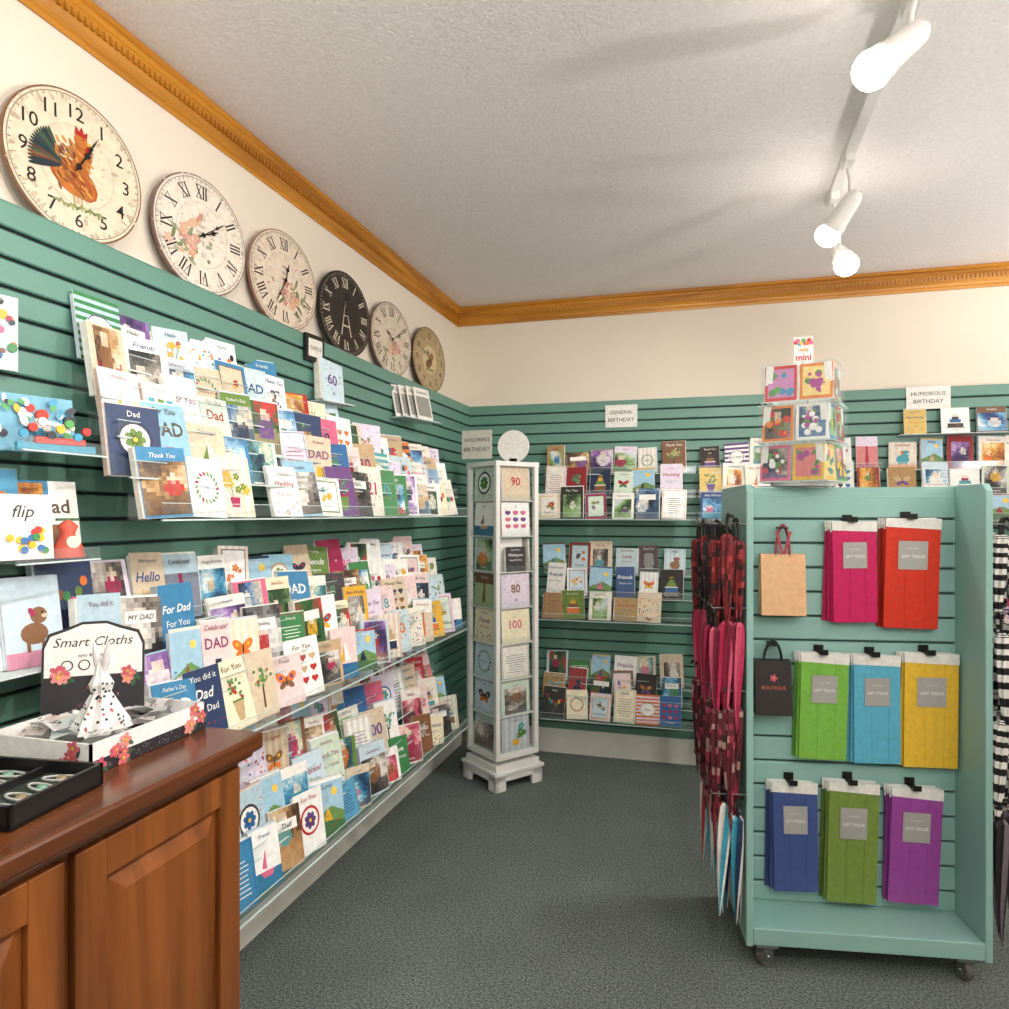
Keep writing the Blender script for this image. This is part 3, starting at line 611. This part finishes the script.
for i in range(9): k.disc(-.022+.0055*i,.462+.006*math.sin(i*2),.007,VIV[i%7],-.0046-.0002*i,7)
k.build('topper_sign',M_paper,ms)
# ---------------- track lighting ----------------
tr=empty('track_lighting',I4); k=MB(); k.box((.425,-.6,CH-.022),(.46,2.95,CH-.001)); 
for y in (-.3,.7,1.80,2.57,2.86): k.box((.427,y-.04,CH-.045),(.458,y+.04,CH-.02))
k.build('track_rail',M_track,tr,bevel=.002)
heads=[((.462,1.80,2.405),(.345,1.715,2.285)),((.472,2.58,2.375),(.392,2.635,2.265)),((.46,2.90,2.30),(.475,2.81,2.215)),((.44,.7,2.38),(.30,.75,2.28)),((.44,-.3,2.38),(.36,-.15,2.28))]
k=MB(); bl=MB()
for p,q in heads:
    p=Vector(p);q=Vector(q);d=(q-p).normalized(); m=p.lerp(q,.25); q=q-d*.018
    k.cyl(p,p+d*.02,.018,.028,n=24); k.cyl(p+d*.02,q,.028,.036,n=24); k.cyl(q-d*.02,q-d*.008,.038,.038,n=24)
    k.tube([(.443,m.y,CH-.03),(m.x,m.y,CH-.08),tuple(m)],.007,8)
    bl.M=Matrix.Translation(q)@d.to_track_quat('Z','Y').to_matrix().to_4x4(); bl.lathe([(.031,0),(.039,.010),(.042,.024),(.038,.040),(.026,.052),(.012,.058),(.0005,.059)],20)
    l=bpy.data.lights.new('track_spot','SPOT'); l.energy=38; l.spot_size=math.radians(130); l.spot_blend=.9; l.color=(1,.96,.90); l.shadow_soft_size=.035
    lo=bpy.data.objects.new('track_spot',l); S.collection.objects.link(lo); lo.location=q+d*.075; lo.rotation_euler=d.to_track_quat('-Z','Y').to_euler(); lo.parent=tr
k.build('lamp_heads',M_track,tr); bl.build('bulbs',M_bulb,tr)
for (x,y) in ((1.0,-.9),(2.5,.3),(2.5,2.4),(-.45,-1.2),(1.3,.6)):  # invented pendants out of view, added as general fill light
    p=empty('added_fill_globe',T(x,y,0)); k=MB(); r=.13; zc=2.10
    k.M=T(0,0,zc); k.lathe([(r*math.sin(math.pi*i/6)+.0001,r*math.cos(math.pi*i/6)) for i in range(7)],10)
    k.build('fill_globe',M_fill_globe,p); k=MB(); k.cyl((0,0,zc+r),(0,0,CH-.02),.006); k.cyl((0,0,CH-.02),(0,0,CH-.001),.05,n=24); k.build('stem',M_track,p)
for (x,y,en) in ((2.0,1.3,72),(-.25,-.75,48),(2.15,3.1,40)):  # invented floor uplighters outside the frame, added to brighten the ceiling
    p=empty('added_ceiling_uplighter',T(x,y,0)); k=MB(); k.lathe([(.0005,0),(.13,0),(.13,.015),(.03,.03),(.012,.05),(.012,1.55),(.03,1.56),(.13,1.66),(.132,1.665),(.12,1.662),(.02,1.585),(.0005,1.58)],28,(60,56,52)); k.build('fill_stand',M_gloss,p)
    k=MB(); k.M=T(0,0,1.60); k.lathe([(.0005,.035),(.02,.03),(.025,.0),(.0005,-.005)],14); k.build('fill_bulb',M_bulb,p)
    l=bpy.data.lights.new('fill_uplight','SPOT'); l.energy=en; l.spot_size=math.radians(165); l.spot_blend=.6; l.color=(1,.96,.93); l.shadow_soft_size=.08
    lo=bpy.data.objects.new('fill_uplight',l); S.collection.objects.link(lo); lo.parent=p; lo.location=(0,0,1.68)
    d=Vector((.2-x,2.4-y,2.4)).normalized(); lo.rotation_euler=d.to_track_quat('-Z','Y').to_euler()
# ---------------- counter ----------------
ct=empty('wooden_counter',I4); CX=-.85; CE=1.17; CB=-.45
k=MB(); k.box((-1.30,CB,.08),(CX-.02,CE,.86)); k.box((-1.28,CB,.0),(CX-.06,CE-.03,.08)); 
k.box((CX-.021,CB,.08),(CX-.008,CE,.86))
def door(y0,y1,z0,z1):
    f=.055; X=CX
    k.box((X-.008,y0,z0),(X+.006,y0+f,z1));k.box((X-.008,y1-f,z0),(X+.006,y1,z1));k.box((X-.008,y0+f,z0),(X+.006,y1-f,z0+f));k.box((X-.008,y0+f,z1-f),(X+.006,y1-f,z1))
    k.box((X-.008,y0+f,z0+f),(X-.004,y1-f,z1-f))
    a,b=f+.010,f+.035
    o=[(X-.004,y0+a,z0+a),(X-.004,y1-a,z0+a),(X-.004,y1-a,z1-a),(X-.004,y0+a,z1-a)]; i_=[(X+.006,y0+b,z0+b),(X+.006,y1-b,z0+b),(X+.006,y1-b,z1-b),(X+.006,y0+b,z1-b)]
    k.add(o+i_,[(0,1,5,4),(1,2,6,5),(2,3,7,6),(3,0,4,7),(4,5,6,7)])
for y0,y1 in ((.792,1.155),(.405,.775),(.03,.39),(-.37,.015)): door(y0,y1,.11,.845)
k.build('cabinet_body',M_cher,ct,bevel=.002)
k=MB(); k.box((-1.303,CB-.02,.868),(CX+.028,CE+.028,.90)); k.box((-1.303,CB-.01,.855),(CX+.015,CE+.016,.869)); k.build('counter_top',M_chery,ct,bevel=.006)
td=empty('cloth_display_box',T(-1.06,1.045,.901,0)); k=MB()
x0,x1,y0,y1=-.105,.115,-.13,.14; t=.004; hgt=.05
k.box((x0,y0,0),(x1,y1,t),(240,240,238))
for a_,b_ in (((x0,y0,0),(x1,y0+t,hgt)),((x0,y1-t,0),(x1,y1,hgt)),((x0,y0,0),(x0+t,y1,hgt)),((x1-t,y0,0),(x1,y1,hgt))): k.box(a_,b_,(242,242,240))
def flset(k,n,xr,zr,y):
    for i in range(n):
        x=R.uniform(*xr);z=R.uniform(*zr); k.disc(x+.01,z-.006,.010,(60,96,70),y,7,.004,R.uniform(0,3)); flower(k,x,z,R.uniform(.009,.014),R.choice([(222,110,120),(236,150,140),(206,90,110)]),y-.0004-.0002*i)
k.M=T(x1,0,0,90); k.rect(y0,.0,y1,.022,(40,38,44),-.0006); flset(k,6,(y0+.01,y0+.07),(.008,.045),-.0012); flset(k,4,(y1-.05,y1-.01),(.01,.045),-.0012)
for i in range(60): k.disc(R.uniform(y0+.003,y1-.003),R.uniform(.003,.02),.0012,(150,146,150),-.0009,5)
k.M=T(0,y0,0); k.rect(x0,0,x1,.008,(40,38,44),-.0006); flset(k,6,(x1-.06,x1-.01),(.008,.045),-.0012)
k.M=I4
k.build('box_tray',M_paper,td)
k=MB()
for i in range(22):
    k.M=T(R.uniform(x0+.04,x1-.03),R.uniform(y0+.05,y1-.03),.035+.003*(i%5),R.uniform(0,180),R.uniform(-25,25),R.uniform(-20,20))
    c=R.choice([(240,238,236),(230,226,226),(236,220,216),(206,214,214)]); s=.03
    k.add([(-s,-s,0),(0,-s,.008),(s,-s,0),(-s,0,.006),(0,0,-.003),(s,0,.008),(-s,s,0),(0,s,.007),(s,s,-.002)],[(0,1,4,3),(1,2,5,4),(3,4,7,6),(4,5,8,7)],c,0,True)
    for q in range(8): 
        px,py=R.uniform(-s,s)*.8,R.uniform(-s,s)*.8; k.add([(px-.004,py,.0085),(px,py-.003,.0085),(px+.004,py+.001,.0085),(px,py+.004,.0085)],[(0,1,2,3)],R.choice([(60,60,66),(210,120,110),(90,110,90)]))
k.build('folded_cloths',M_paper,td)
k=MB(); hw=.085; k.M=T(-.045,.03,.0,38,-6)
P=[(-hw,.01),(hw,.01),(hw,.17),(hw-.01,.195),(.045,.205),(.02,.215),(-.02,.215),(-.045,.205),(-hw+.01,.195),(-hw,.17)]
n=len(P); k.add([(p[0],0,p[1]) for p in P]+[(p[0],.005,p[1]) for p in P],[list(range(n)),list(range(n,2*n))[::-1]]+[(i,(i+1)%n,n+(i+1)%n,n+i) for i in range(n)],(42,40,46))
k.poly([(-hw+.004,.115),(hw-.004,.115),(hw-.004,.168),(hw-.013,.19),(.043,.2),(.02,.21),(-.02,.21),(-.043,.2),(-hw+.013,.19),(-hw+.004,.168)],(246,244,240),-.0006)
k.text('Smart Cloths',0,.178,.02,(30,30,34),-.0012,maxw=.13,shear=.3); k.text('eyes & screens',0,.152,.008,(60,60,60),-.0012)
flset(k,5,(-hw+.01,-hw+.05),(.1,.125),-.0012); flset(k,4,(hw-.03,hw-.01),(.1,.13),-.0012)
for s in (-1,1): k.ring(s*.014-.03,.135,.008,.010,(30,30,30),-.0014,16)
k.build('header_card',M_paper,td)
k=MB(); k.M=T(.035,-.03,.04)
k.lathe([(.001,.12),(.008,.115),(.012,.095),(.020,.08),(.016,.065),(.030,.04),(.046,.012),(.05,0)],16,(238,236,236),0,.18)
for s in (-1,1):
    k.M=T(.035+s*.006,-.03,.145,0,0,s*12); k.lathe([(.001,.05),(.005,.035),(.007,.015),(.004,-.012)],10,(232,228,230))
for i in range(60):
    t_=R.uniform(3.4,6.6); z=R.uniform(.01,.085); rr=.05-.38*z+.003; k.M=T(.035,-.03,.04)@T(rr*math.cos(t_),rr*math.sin(t_),z,math.degrees(t_)+90); k.disc(0,0,.0026,R.choice([(40,40,46),(210,110,110),(90,100,96)]),-.001,7)
k.build('draped_cloth',M_paper,td)
jt=empty('jewellery_tray',T(-.985,.80,.901,6)); k=MB(); a=.095;b=.085
k.box((-a,-b,0),(a,b,.006),(24,24,26)); k.box((-a+.006,-b+.006,.006),(a-.006,b-.006,.014),(52,66,56))
for p,q in (((-a,-b,0),(a,-b+.006,.033)),((-a,b-.006,0),(a,b,.033)),((-a,-b,0),(-a+.006,b,.033)),((a-.006,-b,0),(a,b,.033)),((-.003,-b,0),(.003,b,.026))): k.box(p,q,(26,24,26))
for i in range(4):
    for sx in (-1,1):  # bracelets / brooches lying flat in the tray
        cx,cy=sx*.047,-.055+.037*i; k.M=T(cx,cy,.017,R.uniform(-20,20))
        pts=[(.028*math.cos(t),.010*math.sin(t),0) for t in [2*math.pi*j/14 for j in range(15)]]
        k.tube(pts,.002,6,(190,190,184)); k.lathe([(.0001,.004),(.006,.003),(.008,0),(.008,-.003)],12,R.choice([(120,160,140),(180,180,170),(150,130,100)]))
k.M=I4
k.build('tray_body',M_gloss,jt)
# ---------------- near shelves with crafts ----------------
def craftshelf(z,y0,y1,kind):
    e=empty('craft_card_shelf',T(SX+.001,y0,z,90)); L=y1-y0; a=MB(); a.box((0,-.16,-.004),(L,0,0)); a.box((0,-.163,-.004),(L,-.16,.02)); a.box((0,-.164,-.006),(L,-.159,-.003),mi=1); a.build('acrylic_shelf',[M_acr,M_edge],e)
    k=MB()
    if kind: 
        for i in range(3): card(k,T(.04+.06*i,-.05-.012*i,0,-12,-10),'dad')
    if kind==0:
        k.M=T(.09,-.08,0,-15,-8); k.box((-.08,0,0),(.08,.004,.11),(120,180,206))
        cols=[(70,160,200),(220,60,50),(246,240,230),(60,60,70),(240,190,60),(90,170,90)]
        for i in range(40): k.disc(R.uniform(-.075,.075),R.uniform(.02,.105),R.uniform(.004,.012),R.choice(cols+[(244,244,240)]*2),-.001-.0003*i,9,R.uniform(.004,.009),R.uniform(0,3))
        k.M=T(.1,-.13,0,-15); k.box((-.07,0,0),(.07,.01,.014),(80,170,200)); k.box((-.04,-.002,.014),(.05,.008,.026),(210,60,50))
        for i in range(8): k.cyl((-.06+.016*i,-.003,.03+.012*(i%3)),(-.06+.016*i,.003,.03+.012*(i%3)),.008,n=10,col=cols[i%6])
        k.M=T(.1,-.125,.055,-15,0,8); k.box((-.035,0,-.008),(.035,.008,.0),(240,235,225)); k.cyl((.025,0,.008),(.025,.008,.008),.011,col=(60,60,70)); k.cyl((-.025,0,.008),(-.025,.008,.008),.011,col=(200,60,50))
    else:
        k.M=T(.06,-.11,0,-14,-6); k.box((-.05,0,0),(.05,.002,.12),(246,244,240)); k.text('flip',0,.085,.03,(40,40,50),-.001,shear=.3); 
        for i in range(16): k.disc(R.uniform(-.04,.04),R.uniform(.01,.06),.007,R.choice([(220,60,50),(60,150,80),(240,190,40),(60,120,180)]),-.001-.0002*i,8)
        k.M=T(.14,-.12,0,-20); k.lathe([(.03,0),(.026,.02),(.012,.045),(.018,.06),(.001,.075)],12,(216,90,70)); k.box((-.02,-.004,.07),(.02,.004,.075),(60,110,80)); k.cyl((0,-.02,.03),(0,-.026,.03),.012,col=(240,230,210))
    k.M=I4; k.build('craft_cards',M_paper,e)
craftshelf(1.435,.965,1.145,0); craftshelf(1.235,.955,1.13,1)
e=empty('craft_card_shelf',T(SX+.001,.935,1.03,90)); k=MB(); 
for i in range(3): card(k,T(.06+.035*i,-.05-.015*i,0,-10,-10),'dad')
k.M=I4; k.box((-.0,-.12,-.004),(.17,0,-.001),(214,226,226)); k.build('cards',M_paper,e)
for (y,z,w,h,c) in ((1.035,1.66,.07,.14,(206,228,240)),(.90,1.43,.05,.16,(240,220,170))):
    k=MB(); k.box((-w/2,-.03,-h/2),(w/2,-.022,h/2),c); 
    for i in range(16): k.disc(R.uniform(-.38,.38)*w,R.uniform(-.42,.3)*h,w*R.uniform(.05,.14),R.choice(PAL),-.0306-.0003*i,8)
    k.disc(0,h*.4,.007,(40,40,40),-.037,10); k.cyl((0,0,h*.42),(0,-.05,h*.42),.003,n=6,col=(200,200,200))
    k.build('hanging_novelty_pack',M_gloss,M=T(SX,y,z,76))
# ---------------- world & camera ----------------
w=bpy.data.worlds.new('w'); S.world=w; w.use_nodes=True; w.node_tree.nodes['Background'].inputs[0].default_value=(.9,.93,1,1); w.node_tree.nodes['Background'].inputs[1].default_value=.5
cam=bpy.data.cameras.new('cam'); co=bpy.data.objects.new('camera',cam); S.collection.objects.link(co)
cam.sensor_width=36; cam.lens=36*716/1009; cam.shift_y=8.5/1009; cam.clip_start=.02
co.location=(0,0,1.32); co.rotation_euler=(math.radians(90),0,math.radians(15.9)); S.camera=co
S.view_settings.view_transform='Standard'; S.view_settings.look='None'; S.view_settings.exposure=0
